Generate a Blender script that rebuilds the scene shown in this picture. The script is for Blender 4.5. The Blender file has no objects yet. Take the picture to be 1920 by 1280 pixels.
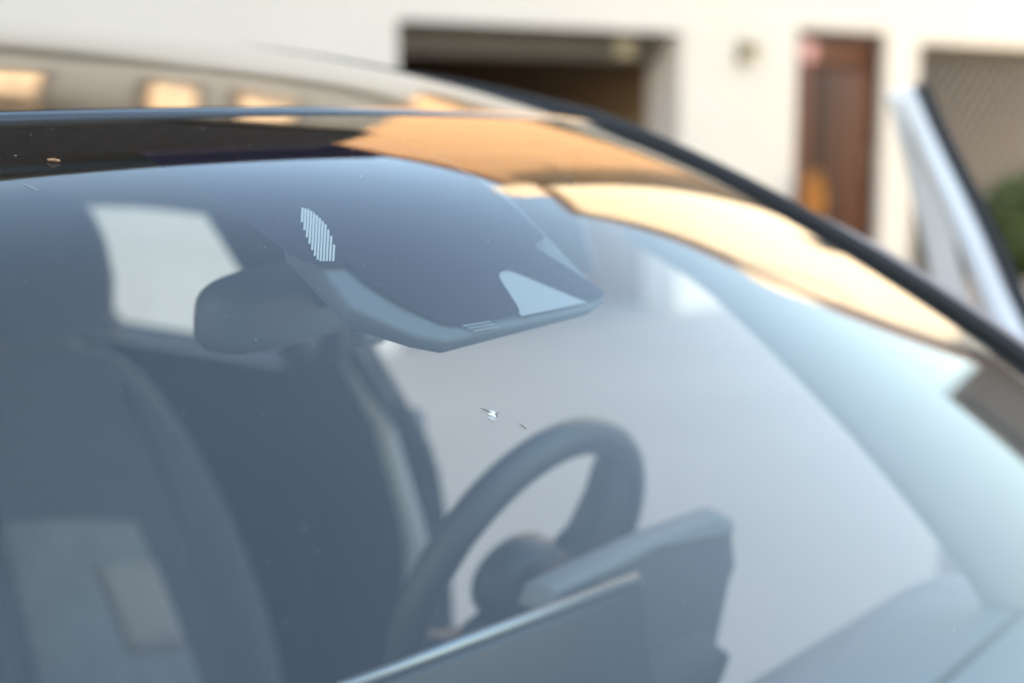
import bpy, bmesh, math, random
from mathutils import Vector, Matrix

R = math.radians
scene = bpy.context.scene
col = scene.collection
random.seed(7)

# ------------------------------------------------------------------ camera, sky, sun, exposure
cam_d = bpy.data.cameras.new('camera')
cam = bpy.data.objects.new('camera', cam_d)
col.objects.link(cam)
cam.location = (-.761, -.788, 1.531)
cam.rotation_euler = (R(90 - 9.5), 0, R(-50.5))
cam_d.sensor_width = 36
cam_d.lens = 50
cam_d.clip_start = .02
cam_d.clip_end = 2000
cam_d.dof.use_dof = True
cam_d.dof.focus_distance = .862
cam_d.dof.aperture_fstop = 3.1
scene.camera = cam

SUN_AZ = math.atan2(-.60, -.80)          # direction towards the sun, clockwise from +Y
SUN_EL = R(17)
world = bpy.data.worlds.new('World')
scene.world = world
world.use_nodes = True
wn = world.node_tree
sky = wn.nodes.new('ShaderNodeTexSky')
sky.sky_type = 'NISHITA'
sky.sun_disc = False
sky.sun_elevation = SUN_EL
sky.sun_rotation = SUN_AZ
sky.altitude = 200
sky.air_density = 1.5
sky.dust_density = 3.0
sky.ozone_density = 1.0
bg = wn.nodes['Background']
bg.inputs['Strength'].default_value = .15
wn.links.new(sky.outputs[0], bg.inputs[0])

sun_d = bpy.data.lights.new('sun', 'SUN')
sun_d.energy = 2.0
sun_d.angle = R(.5)
sun_d.color = (1, .77, .52)
sun = bpy.data.objects.new('sun', sun_d)
col.objects.link(sun)
sdir = Vector((math.sin(SUN_AZ) * math.cos(SUN_EL), math.cos(SUN_AZ) * math.cos(SUN_EL), math.sin(SUN_EL)))
sun.rotation_euler = sdir.to_track_quat('Z', 'Y').to_euler()
sun.location = sdir * 60

vs = scene.view_settings
vs.view_transform = 'Standard'
vs.look = 'None'
vs.exposure = 2.74
vs.gamma = 1
vs.use_curve_mapping = False
vs.use_white_balance = True
vs.white_balance_temperature = 6700
vs.white_balance_tint = 11
scene.cycles.use_denoising = True
scene.cycles.max_bounces = 10
scene.cycles.transparent_max_bounces = 16
scene.cycles.sample_clamp_indirect = 6

# ------------------------------------------------------------------ materials
def mat(name, c, rough=.6, metal=0, coat=0, var=0, vscale=8, bump=0, bscale=60, spec=.5, emit=None, estr=0, sheen=0):
    m = bpy.data.materials.new(name)
    m.use_nodes = True
    nt = m.node_tree
    b = nt.nodes['Principled BSDF']
    b.inputs['Base Color'].default_value = (*c, 1)
    b.inputs['Roughness'].default_value = rough
    b.inputs['Metallic'].default_value = metal
    b.inputs['Coat Weight'].default_value = coat
    b.inputs['Coat Roughness'].default_value = .02
    b.inputs['Specular IOR Level'].default_value = spec
    b.inputs['Sheen Weight'].default_value = sheen
    if emit:
        b.inputs['Emission Color'].default_value = (*emit, 1)
        b.inputs['Emission Strength'].default_value = estr
    if var or bump:
        tc = nt.nodes.new('ShaderNodeTexCoord')
    if var:
        n = nt.nodes.new('ShaderNodeTexNoise')
        n.inputs['Scale'].default_value = vscale
        n.inputs['Detail'].default_value = 6
        nt.links.new(tc.outputs['Object'], n.inputs['Vector'])
        mx = nt.nodes.new('ShaderNodeMix')
        mx.data_type = 'RGBA'
        mx.inputs[6].default_value = (*[x * (1 - var) for x in c], 1)
        mx.inputs[7].default_value = (*[min(1, x * (1 + var)) for x in c], 1)
        nt.links.new(n.outputs[0], mx.inputs[0])
        nt.links.new(mx.outputs[2], b.inputs['Base Color'])
    if bump:
        n2 = nt.nodes.new('ShaderNodeTexNoise')
        n2.inputs['Scale'].default_value = bscale
        n2.inputs['Detail'].default_value = 4
        nt.links.new(tc.outputs['Object'], n2.inputs['Vector'])
        bp = nt.nodes.new('ShaderNodeBump')
        bp.inputs['Strength'].default_value = bump
        bp.inputs['Distance'].default_value = .01
        nt.links.new(n2.outputs[0], bp.inputs['Height'])
        nt.links.new(bp.outputs[0], b.inputs['Normal'])
    return m

def glass_mat(name, tint, ior=1.52, double=True, haze=0.0):
    """thin pane: both faces reflect (2F/(1+F)), the rest passes through the tint"""
    m = bpy.data.materials.new(name)
    m.use_nodes = True
    nt = m.node_tree
    nt.nodes.clear()
    out = nt.nodes.new('ShaderNodeOutputMaterial')
    tr = nt.nodes.new('ShaderNodeBsdfTransparent')
    tr.inputs[0].default_value = (*tint, 1)
    gl = nt.nodes.new('ShaderNodeBsdfGlossy')
    gl.inputs['Roughness'].default_value = .0
    fr = nt.nodes.new('ShaderNodeFresnel')
    fr.inputs[0].default_value = ior
    a = nt.nodes.new('ShaderNodeMath'); a.operation = 'MULTIPLY'; a.inputs[1].default_value = 2 if double else 1
    c = nt.nodes.new('ShaderNodeMath'); c.operation = 'ADD'; c.inputs[1].default_value = 1
    d = nt.nodes.new('ShaderNodeMath'); d.operation = 'DIVIDE'
    ge = nt.nodes.new('ShaderNodeNewGeometry')            # the same index from either side of the pane
    io = nt.nodes.new('ShaderNodeMix'); io.data_type = 'FLOAT'
    io.inputs[2].default_value = ior; io.inputs[3].default_value = 1 / ior
    nt.links.new(ge.outputs['Backfacing'], io.inputs[0])
    nt.links.new(io.outputs[0], fr.inputs[0])
    nt.links.new(fr.outputs[0], a.inputs[0])
    if double:
        nt.links.new(fr.outputs[0], c.inputs[0])
    else:
        c.inputs[0].default_value = 0
    nt.links.new(a.outputs[0], d.inputs[0])
    nt.links.new(c.outputs[0], d.inputs[1])
    mx = nt.nodes.new('ShaderNodeMixShader')
    nt.links.new(d.outputs[0], mx.inputs[0])
    nt.links.new(tr.outputs[0], mx.inputs[1])
    nt.links.new(gl.outputs[0], mx.inputs[2])
    last = mx
    if haze:
        df = nt.nodes.new('ShaderNodeBsdfDiffuse')
        df.inputs[0].default_value = (.75, .76, .78, 1)
        tc = nt.nodes.new('ShaderNodeTexCoord')
        no = nt.nodes.new('ShaderNodeTexNoise')
        no.inputs['Scale'].default_value = 5
        no.inputs['Detail'].default_value = 5
        nt.links.new(tc.outputs['Object'], no.inputs['Vector'])
        mm = nt.nodes.new('ShaderNodeMath'); mm.operation = 'MULTIPLY'; mm.inputs[1].default_value = haze * 2
        nt.links.new(no.outputs[0], mm.inputs[0])
        m2 = nt.nodes.new('ShaderNodeMixShader')
        nt.links.new(mm.outputs[0], m2.inputs[0])
        nt.links.new(mx.outputs[0], m2.inputs[1])
        nt.links.new(df.outputs[0], m2.inputs[2])
        last = m2
    nt.links.new(last.outputs[0], out.inputs[0])
    return m

M = dict(
    plaster=mat('white_plaster', (.48, .474, .466), .85, var=.06, vscale=1.1, bump=.2, bscale=40),
    greige=mat('greige_plaster', (.37, .34, .30), .85, var=.3, vscale=1.2),
    timber=mat('dark_timber', (.016, .011, .008), .75, var=.4, vscale=6),
    ledge=mat('olive_ledge', (.06, .055, .03), .7, var=.3),
    tile=mat('roof_tile', (.06, .045, .04), .8, var=.3, vscale=10),
    garage_in=mat('garage_inner_wall', (.22, .145, .085), .85, var=.3, vscale=1.2),
    garage_floor=mat('garage_floor', (.22, .20, .18), .85, var=.2),
    panel=mat('garage_panel', (.050, .045, .038), .6, var=.15),
    doorwood=mat('door_wood', (.026, .009, .005), .45, var=.45, vscale=9),
    doorwood2=mat('door_wood_light', (.082, .030, .015), .45, var=.35, vscale=9),
    doorframe=mat('door_frame_wood', (.04, .018, .012), .5, var=.3),
    reveal=mat('grey_reveal', (.50, .47, .46), .85, var=.05),
    wire=mat('galvanised_wire', (.17, .165, .168), .7),
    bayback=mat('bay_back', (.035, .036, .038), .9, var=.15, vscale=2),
    leaf=mat('leaf', (.045, .070, .018), .6, var=.5, vscale=5),
    leaf_dark=mat('leaf_dark', (.035, .06, .02), .6, var=.5, vscale=5),
    orange=mat('orange_petal', (.55, .25, .05), .6, var=.2),
    pot=mat('terracotta', (.40, .17, .08), .8, var=.2),
    pink=mat('pink_plaque', (.45, .27, .28), .5),
    pinkrim=mat('red_plaque_rim', (.22, .07, .06), .5),
    brass=mat('aged_brass', (.26, .23, .16), .5, metal=.3),
    opal=mat('opal_glass', (.6, .56, .42), .3),
    peach=mat('peach_plaster', (.37, .245, .15), .85, var=.06, vscale=1),
    cream=mat('cream_plaster', (.74, .69, .60), .85, var=.04, vscale=1),
    eave=mat('eave_board', (.13, .06, .028), .7, var=.3),
    slate=mat('slate_roof', (.022, .022, .025), .7, var=.2),
    winglass=mat('house_window', (.05, .06, .07), .1),
    glowwin=mat('added_window_glow', (.8, .6, .4), .4, emit=(1, .55, .22), estr=.6),
    ground=mat('paving', (.31, .262, .228), .85, var=.12, vscale=.8, bump=.3, bscale=25),
    paint=mat('dark_paint', (.025, .024, .026), .25, metal=.3, coat=1),
    roofblk=mat('black_roof', (.010, .010, .011), .12, coat=1, bump=.03, bscale=14),
    black=mat('black_trim', (.012, .012, .013), .35),
    rubber=mat('rubber', (.010, .010, .010), .6),
    pale=mat('pale_door_trim', (.82, .80, .80), .6),
    pillar=mat('pillar_reflect_tint', (.34, .27, .255), .6),  # pinkish grey paints the reflection on the dark body pillar
    dash=mat('dashboard_soft', (.20, .215, .225), .65, bump=.25, bscale=500),
    dashbk=mat('binnacle_shaded_face', (.075, .08, .088), .6, bump=.2, bscale=500),  # darker than the dash, painting the shaded front of the binnacle
    dashdk=mat('dashboard_dark', (.028, .03, .034), .6, bump=.2, bscale=500),
    plastic=mat('interior_plastic', (.045, .048, .055), .55, bump=.15, bscale=400),
    leather=mat('wheel_leather', (.045, .05, .056), .42, bump=.2, bscale=300),
    screen=mat('screen_back', (.022, .024, .028), .45),
    chrome=mat('satin_chrome', (.34, .35, .36), .45, metal=1),
    seat=mat('seat_fabric', (.075, .086, .10), .8, var=.15, vscale=40, bump=.4, bscale=600, sheen=.3),
    seat2=mat('seat_lit_patch', (.24, .26, .265), .85, var=.25, vscale=18, bump=.4, bscale=500),
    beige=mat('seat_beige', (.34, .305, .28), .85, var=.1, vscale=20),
    trim=mat('inner_trim', (.010, .014, .020), .85),
    trimlt=mat('pillar_cloth', (.33, .29, .285), .8),
    liner=mat('headliner_cloth', (.42, .43, .44), .9),
    camwin=mat('camera_window', (.27, .29, .30), .5),
    coverrib=mat('cover_rib_plastic', (.20, .22, .235), .7),
    cover=mat('sensor_cover_plastic', (.10, .115, .125), .7),
    mirrorbk=mat('mirror_housing', (.12, .135, .145), .4),
    mirrorgl=mat('mirror_glass', (.7, .7, .7), .02, metal=1),
    frit=mat('frit_enamel', (.022, .016, .028), .7, spec=0),  # slight purple stands for the tinted reflection of the coated glass
    fritb=mat('frit_border', (.006, .006, .007), .7, spec=0),
    lens=mat('sensor_lens', (.42, .43, .42), .4),
    dust=mat('dust_speck', (.6, .59, .57), .8),
    chipw=mat('chip_white', (.95, .95, .96), .3),
    chipk=mat('chip_dark', (.02, .025, .03), .4),
    chips=mat('chip_shadow', (.42, .43, .42), .7),
    fly=mat('brown_fleck', (.45, .24, .12), .6),
    belt=mat('seat_belt', (.55, .57, .58), .6),
    lampglass=mat('headlamp', (.6, .62, .65), .1, metal=.3),
    rim=mat('alloy_rim', (.5, .5, .52), .3, metal=.9),
)
_nt = M['glowwin'].node_tree
_tc = _nt.nodes.new('ShaderNodeTexCoord'); _no = _nt.nodes.new('ShaderNodeTexNoise'); _rp = _nt.nodes.new('ShaderNodeMapRange')
_no.inputs['Scale'].default_value = 4.5
_rp.inputs[1].default_value = .38; _rp.inputs[2].default_value = .62; _rp.inputs[3].default_value = .03; _rp.inputs[4].default_value = .26
_nt.links.new(_tc.outputs['Object'], _no.inputs['Vector']); _nt.links.new(_no.outputs[0], _rp.inputs[0])
_nt.links.new(_rp.outputs[0], _nt.nodes['Principled BSDF'].inputs['Emission Strength'])
M['roofblk'].node_tree.nodes['Principled BSDF'].inputs['Coat Roughness'].default_value = .06
M['glass'] = glass_mat('windscreen_glass', (.92, .965, .955), ior=1.51, haze=.003)
M['sideglass'] = glass_mat('side_glass', (.96, .985, .975))

# ------------------------------------------------------------------ helpers
def tag(o, label=None, cat=None, group=None, kind=None):
    if label: o['label'] = label
    if cat: o['category'] = cat
    if group: o['group'] = group
    if kind: o['kind'] = kind
    return o

def empty(name, loc=(0, 0, 0), rz=0):
    o = bpy.data.objects.new(name, None)
    o.empty_display_size = .2
    o.location = loc
    o.rotation_euler = (0, 0, rz)
    col.objects.link(o)
    return o

def link(name, me, m, parent=None, smooth=False):
    if m is not None and not me.materials:
        me.materials.append(M[m] if isinstance(m, str) else m)
    if smooth:
        for p in me.polygons: p.use_smooth = True
    o = bpy.data.objects.new(name, me)
    col.objects.link(o)
    if parent is not None: o.parent = parent
    return o

def mesh(name, vs_, fs, m, parent=None, smooth=False):
    me = bpy.data.meshes.new(name)
    me.from_pydata([tuple(v) for v in vs_], [], fs)
    me.update()
    bm = bmesh.new(); bm.from_mesh(me)
    bmesh.ops.recalc_face_normals(bm, faces=bm.faces)
    bm.to_mesh(me); bm.free()
    return link(name, me, m, parent, smooth)

class MB:
    """collects solids, then links them as one mesh"""
    def __init__(self): self.v = []; self.f = []
    def add(self, v, f):
        k = len(self.v); self.v += [tuple(p) for p in v]; self.f += [tuple(i + k for i in q) for q in f]; return self
    def box(self, lo, hi, mtx=None):
        x0, y0, z0 = lo; x1, y1, z1 = hi
        v = [Vector(p) for p in ((x0,y0,z0),(x1,y0,z0),(x1,y1,z0),(x0,y1,z0),(x0,y0,z1),(x1,y0,z1),(x1,y1,z1),(x0,y1,z1))]
        if mtx: v = [mtx @ p for p in v]
        return self.add(v, [(0,3,2,1),(4,5,6,7),(0,1,5,4),(1,2,6,5),(2,3,7,6),(3,0,4,7)])
    def tube(self, pts, rad, n=10, closed=False, squash=None):
        pts = [Vector(p) for p in pts]
        rads = rad if isinstance(rad, (list, tuple)) else [rad] * len(pts)
        rings = []
        up = Vector((0, 0, 1))
        for i, p in enumerate(pts):
            if closed: t = pts[(i + 1) % len(pts)] - pts[i - 1]
            else: t = pts[min(i + 1, len(pts) - 1)] - pts[max(i - 1, 0)]
            t.normalize()
            a = t.cross(up)
            if a.length < 1e-3: a = t.cross(Vector((1, 0, 0)))
            a.normalize(); b = a.cross(t).normalized()
            rings.append([p + rads[i] * (math.cos(2 * math.pi * k / n) * a + math.sin(2 * math.pi * k / n) * b * (squash or 1)) for k in range(n)])
        v = [q for rg in rings for q in rg]; f = []
        m_ = len(rings)
        for i in range(m_ if closed else m_ - 1):
            j = (i + 1) % m_
            for k in range(n):
                f.append((i * n + k, i * n + (k + 1) % n, j * n + (k + 1) % n, j * n + k))
        if not closed:
            f.append(tuple(range(n))[::-1]); f.append(tuple((m_ - 1) * n + k for k in range(n)))
        return self.add(v, f)
    def loft(self, rings, cap=True):
        n = len(rings[0]); v = [q for rg in rings for q in rg]; f = []
        for i in range(len(rings) - 1):
            for k in range(n):
                f.append((i * n + k, i * n + (k + 1) % n, (i + 1) * n + (k + 1) % n, (i + 1) * n + k))
        if cap: f.append(tuple(range(n))[::-1]); f.append(tuple((len(rings) - 1) * n + k for k in range(n)))
        return self.add(v, f)
    def build(self, name, m, parent=None, smooth=False, bevel=0, segs=2):
        o = mesh(name, self.v, self.f, m, parent, smooth)
        if bevel:
            md = o.modifiers.new('bevel', 'BEVEL'); md.width = bevel; md.segments = segs; md.limit_method = 'ANGLE'
            for p in o.data.polygons: p.use_smooth = True
        return o

def box(name, lo, hi, m, parent=None, bevel=0, mtx=None):
    return MB().box(lo, hi, mtx).build(name, m, parent, bevel=bevel)

def grid(name, fn, nu, nv, m, parent=None, thick=0, smooth=True, offset=-1):
    vs_ = [fn(i / nu, j / nv) for j in range(nv + 1) for i in range(nu + 1)]
    fs = [(j * (nu + 1) + i, j * (nu + 1) + i + 1, (j + 1) * (nu + 1) + i + 1, (j + 1) * (nu + 1) + i) for j in range(nv) for i in range(nu)]
    me = bpy.data.meshes.new(name)
    me.from_pydata([tuple(v) for v in vs_], [], fs)
    o = link(name, me, m, parent, smooth)
    if thick:
        md = o.modifiers.new('thickness', 'SOLIDIFY'); md.thickness = thick; md.offset = offset
    return o

def cr(xs, ys, x):
    """smooth (Catmull-Rom) interpolation through a table"""
    n = len(xs)
    if x <= xs[0]: i = 0
    elif x >= xs[-1]: i = n - 2
    else: i = max(k for k in range(n - 1) if xs[k] <= x)
    h = xs[i + 1] - xs[i]; t = (x - xs[i]) / h
    def sl(k):
        if k == 0: return (ys[1] - ys[0]) / (xs[1] - xs[0])
        if k == n - 1: return (ys[-1] - ys[-2]) / (xs[-1] - xs[-2])
        return (ys[k + 1] - ys[k - 1]) / (xs[k + 1] - xs[k - 1])
    a, b = sl(i) * h, sl(i + 1) * h
    return (2*t**3-3*t**2+1)*ys[i] + (t**3-2*t**2+t)*a + (-2*t**3+3*t**2)*ys[i+1] + (t**3-t**2)*b

# ------------------------------------------------------------------ windscreen surface (x = s * half width, t from header 0 to cowl 1)
GL = .93
def sm(x):
    x = min(1, max(0, x)); return x * x * (3 - 2 * x)
_prof = [(.055, 1.521)]
for i in range(1300):
    a = R(13 + 24 * sm(i * .001 / .27) + 2 * sm((i * .001 - .3) / .6))
    y, z = _prof[-1]
    _prof.append((y - .001 * math.cos(a), z - .001 * math.sin(a)))
def mid(t):
    l = t * GL / .001
    if l <= 0:
        (y0, z0), (y1, z1) = _prof[0], _prof[1]
        return y0 + (y1 - y0) * l, z0 + (z1 - z0) * l
    i = min(int(l), len(_prof) - 2); k = l - i
    return _prof[i][0] + (_prof[i+1][0] - _prof[i][0]) * k, _prof[i][1] + (_prof[i+1][1] - _prof[i][1]) * k
_T = [0, .33, .66, 1]
_E = [(.55, .155, 1.506), (.632, -.11, 1.378), (.69, -.36, 1.218), (.735, -.60, 1.04)]
def lagr(t):
    r = [0, 0, 0]
    for i in range(4):
        w = 1
        for j in range(4):
            if j != i: w *= (t - _T[j]) / (_T[i] - _T[j])
        for k in range(3): r[k] += w * _E[i][k]
    return r
def WS(s, t):
    ex, ey, ez = lagr(t); my, mz = mid(t); w = s * s
    return Vector((ex * s, my + (ey - my) * w, mz + (ez - mz) * w))
def WN(s, t):
    h = 1e-3
    n = (WS(s, t + h) - WS(s, t - h)).cross(WS(s + h, t) - WS(s - h, t)).normalized()
    return n if n.z > 0 else -n
def WO(s, t, off):
    return WS(s, t) + WN(s, t) * off

# roof surface
_RY = [.055, .25, .5, .8, 1.2, 2.0]; _RZ = [1.521, 1.563, 1.604, 1.633, 1.646, 1.600]
_SY = [.155, .34, .5, .8, 1.2, 1.95]; _SZ = [1.506, 1.545, 1.572, 1.604, 1.620, 1.565]; _SX = [.55, .565, .575, .59, .595, .57]
def RF(s, v, off=0):
    yc = .060 + v * 1.94; ye = .160 + v * 1.79; w = s * s
    xe = cr(_SY, _SX, ye)
    return Vector((s * xe, yc + (ye - yc) * w, cr(_RY, _RZ, yc) * (1 - w) + cr(_SY, _SZ, ye) * w + off))

# ------------------------------------------------------------------ ground
def ground_patch(name, x0, y0, x1, y1, z, m):
    o = mesh(name, [(x0, y0, z), (x1, y0, z), (x1, y1, z), (x0, y1, z)], [(0, 1, 2, 3)], m)
    return tag(o, kind='structure')
ground_patch('ground', -300, -300, 300, 300, 0, 'ground')

# ------------------------------------------------------------------ garage house behind the car
house = empty('garage_house', (5.599, 5.354, 0), R(-9.75))
tag(house, 'white plastered house with open dark garage, brown door and timber upper storey', 'house')
WT = .34                                     # wall thickness
UPR = .55                                   # right end of the tall part
TALL, LOW = 3.4, 2.95
w = MB()
w.box((-10, 0, 0), (0, WT, TALL))            # left of the garage
w.box((0, 0, 2.03), (UPR, WT, TALL))         # over the garage
w.box((UPR, 0, 2.03), (2.54, WT, LOW))
w.box((2.54, 0, 0), (3.862, WT, LOW))
w.box((3.862, 0, 2.11), (5.051, WT, LOW))
w.box((5.051, 0, 0), (5.523, WT, LOW))
w.box((5.523, 0, 2.04), (9.2, WT, LOW))
w.box((9.2, 0, 0), (9.8, WT, LOW))
w.build('wall', 'plaster', house)
MB().box((-10, WT, 0), (-9.66, 9, TALL)).box((9.5, WT, 0), (9.8, 6, LOW)).box((UPR - .3, WT, LOW), (UPR, 9, TALL)).box((-10, 9, 0), (9.8, 9.3, LOW)).build('side_wall', 'plaster', house)
box('flat_roof', (UPR + .01, -.12, LOW + .002), (9.95, 9.2, LOW + .14), 'ledge', house)
box('ledge', (-10.1, -.10, TALL + .002), (UPR + .08, .4, TALL + .11), 'ledge', house)
up = MB().box((-10, .05, TALL + .112), (UPR, .4, 4.65)).box((UPR - .3, .402, TALL + .112), (UPR, 9, 4.65)).build('upper_wall', 'greige', house)
for x, ww in ((-6.6, 1.2), (-4.6, 1.0), (-2.75, .8), (-1.35, .42), (-.72, .55)):  # windows added so their glow mirrors as warm patches in the car roof
    wn_ = box('window', (x, .02, 3.95), (x + ww, .048, 4.55), 'doorframe', house)
    box('pane', (x + .06, .005, 4.01), (x + ww - .06, .018, 4.49), 'glowwin', wn_)
# dark timber gable, ridge to the left of the garage, verge falling to the right
prof = [(-10, 4.652), (UPR, 4.652), (UPR, 6.22), (-3.6, 8.3), (-8.6, 5.6), (-10, 4.9)]
n_ = len(prof)
vsg = [(x, -.15, z) for x, z in prof] + [(x, .45, z) for x, z in prof]
fsg = [tuple(range(n_))[::-1], tuple(range(n_, 2 * n_))] + [(i, (i + 1) % n_, n_ + (i + 1) % n_, n_ + i) for i in range(n_)]
gab = mesh('timber_gable', vsg, fsg, 'timber', house)
x = -9.6
while x < UPR - .1:
    zt = (6.22 + (UPR - x) * .5 if x > -3.6 else 8.3 + (x + 3.6) * .54) - .10
    box('board', (x - .11, -.178, 4.67), (x + .11, -.153, zt), 'timber', gab)
    x += .24
def slab(name, p0, p1, y0, y1, th, m, parent):
    (xa, za), (xb, zb) = p0, p1
    v = [(xa, y0, za), (xb, y0, zb), (xb, y1, zb), (xa, y1, za), (xa, y0, za + th), (xb, y0, zb + th), (xb, y1, zb + th), (xa, y1, za + th)]
    return mesh(name, v, [(0,3,2,1),(4,5,6,7),(0,1,5,4),(1,2,6,5),(2,3,7,6),(3,0,4,7)], m, parent)
slab('roof', (-3.6, 8.32), (UPR + .45, 6.02), -.7, 9.3, .22, 'timber', house)
slab('roof', (-3.602, 8.32), (-10.6, 4.55), -.7, 9.3, .22, 'timber', house)

# garage interior and lifted door
gi = MB()
gi.box((-.2, 6.0, 0), (2.9, 6.2, 2.6)).box((-.3, WT + .002, 0), (-.1, 6, 2.6)).box((2.66, WT + .002, 0), (2.86, 6, 2.6))
gi.build('garage_inner_wall', 'garage_in', house)
box('garage_ceiling', (-.3, WT + .002, 2.45), (2.86, 6.2, 2.6), 'garage_in', house)
box('garage_floor', (-.1, .02, .004), (2.66, 6.0, .012), 'garage_floor', house)
box('garage_reveal', (2.525, .004, 0), (2.538, WT - .004, 2.028), 'reveal', house)
gd = box('garage_door', (.03, .20, 1.83), (2.51, .26, 2.03), 'panel', house, bevel=.01)
box('door_leaf', (.05, .27, 2.02), (2.49, 2.3, 2.07), 'panel', gd)
box('latch_plate', (2.05, .185, 1.86), (2.22, .198, 1.99), 'brass', gd)
sh = box('garage_shelf', (.2, 5.45, 1.2), (2.4, 5.95, 1.26), 'doorframe', house)
# brown entrance door with side panel, each plank its own piece
dr = box('entrance_door', (3.87, .16, .02), (5.045, .21, 2.105), 'doorframe', house)
MB().box((3.864, .06, 0), (3.93, .158, 2.108)).box((4.985, .06, 0), (5.049, .158, 2.108)).box((3.932, .06, 2.02), (4.983, .158, 2.108)).build('door_frame', 'doorframe', dr)
for k in range(2):
    box('side_plank', (3.94 + k * .14, .12, .05), (4.07 + k * .14, .157, 1.82), 'doorwood2', dr, bevel=.006)
for k in range(7):
    x = 4.245 + k * .106
    box('plank', (x, .12, .05), (x + .096, .157, 1.80), ('doorwood', 'doorwood2')[k in (3, 5, 6)], dr, bevel=.006)
box('top_panel', (3.94, .115, 1.84), (4.98, .157, 2.01), 'doorwood2', dr, bevel=.008)
MB().tube([(4.93, .08, .95), (4.93, .05, .97), (4.93, .05, 1.1), (4.93, .08, 1.12)], .012).tube([(4.93, .12, .95), (4.93, .08, .95)], .012).tube([(4.93, .12, 1.12), (4.93, .08, 1.12)], .012).build('handle', 'brass', dr, True)
# open bay behind the mesh
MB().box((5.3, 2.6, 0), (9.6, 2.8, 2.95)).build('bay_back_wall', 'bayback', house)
MB().box((5.523, .02, 2.0), (9.2, .12, 2.038)).build('bay_lintel', 'ledge', house)

def hloc(s, n, z):
    a = R(-9.75)
    return Vector((5.599 + s * math.cos(a) - n * math.sin(a), 5.354 + s * math.sin(a) + n * math.cos(a), z))

# wall lamp between garage and door
wl = empty('wall_lamp', hloc(3.19, 0, 1.85), R(-9.75))
tag(wl, 'small aged brass lamp on white wall between garage and brown door', 'lamp')
MB().box((-.05, -.02, -.02), (.05, -.001, .16)).build('bracket', 'brass', wl, bevel=.005)
MB().tube([(0, -.02, .10), (0, -.10, .13), (0, -.13, .10)], .010, 8).build('arm', 'brass', wl, True)
MB().loft([[(math.cos(a) * r_, -.13 + math.sin(a) * r_, z) for a in [k * math.pi / 6 for k in range(12)]] for r_, z in ((.02, .12), (.07, .08), (.075, .06))]).build('shade', 'brass', wl, True)
MB().loft([[(math.cos(a) * r_, -.13 + math.sin(a) * r_, z) for a in [k * math.pi / 6 for k in range(12)]] for r_, z in ((.045, .058), (.055, .02), (.03, -.03))]).build('globe', 'opal', wl, True)

# round plaque on the door
pq = empty('round_plaque', hloc(4.10, .105, 1.955), R(-9.75))
tag(pq, 'pale pink round plaque with red rim high on brown door', 'plaque')
def disc(r0, r1, y0, y1, cx=0):
    return [[(cx + math.cos(a) * r_, y, math.sin(a) * r_) for a in [k * math.pi / 12 for k in range(24)]] for r_, y in ((r0, y0), (r1, y1))]
MB().loft(disc(.13, .13, 0, -.02, 0.0)).build('rim', 'pinkrim', pq)
MB().loft(disc(.10, .095, -.021, -.03, -.01)).build('face', 'pink', pq)

# orange flowering plant in a tall pot
pp = empty('potted_plant', hloc(3.80, -.26, 0), 0)
tag(pp, 'bright orange flowering plant in tall terracotta pot beside brown door', 'plant')
MB().loft([[(math.cos(a) * r_, math.sin(a) * r_, z) for a in [k * math.pi / 10 for k in range(20)]] for r_, z in ((.13, 0), (.19, .45), (.21, .47), (.21, .52), (.17, .52), (.16, .47))]).build('pot', 'pot', pp, True)
def leaf_cloud(name, m, parent, centre, rad, n, size, seed, kind='stuff', low=-1):
    rnd = random.Random(seed); vs_, fs = [], []
    for _ in range(n):
        while True:
            d = Vector((rnd.uniform(-1, 1), rnd.uniform(-1, 1), rnd.uniform(low, 1)))
            if .25 < d.length < 1: break
        wob = 1 + .25 * math.sin(d.x * 7 + seed) * math.cos(d.z * 6 + d.y * 5)
        c = Vector(centre) + Vector((d.x * rad[0], d.y * rad[1], d.z * rad[2])) * wob
        t = Vector((rnd.gauss(0, 1), rnd.gauss(0, 1), rnd.gauss(0, 1))).normalized()
        b = t.orthogonal().normalized(); s = size * rnd.uniform(.6, 1.3)
        k = len(vs_)
        vs_ += [c - t * s, c + b * s * .45, c + t * s, c - b * s * .45]
        fs.append((k, k + 1, k + 2, k + 3))
    me = bpy.data.meshes.new(name); me.from_pydata([tuple(v) for v in vs_], [], fs)
    o = link(name, me, m, parent)
    if kind: o['kind'] = kind
    return o
leaf_cloud('foliage', 'leaf', pp, (0, 0, .56), (.10, .10, .08), 300, .035, 3)
leaf_cloud('blossom', 'orange', pp, (0, 0, .80), (.075, .075, .20), 300, .035, 4)
MB().tube([(0, 0, .48), (.01, 0, .8)], .012, 6).build('stem', 'leaf_dark', pp)

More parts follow.
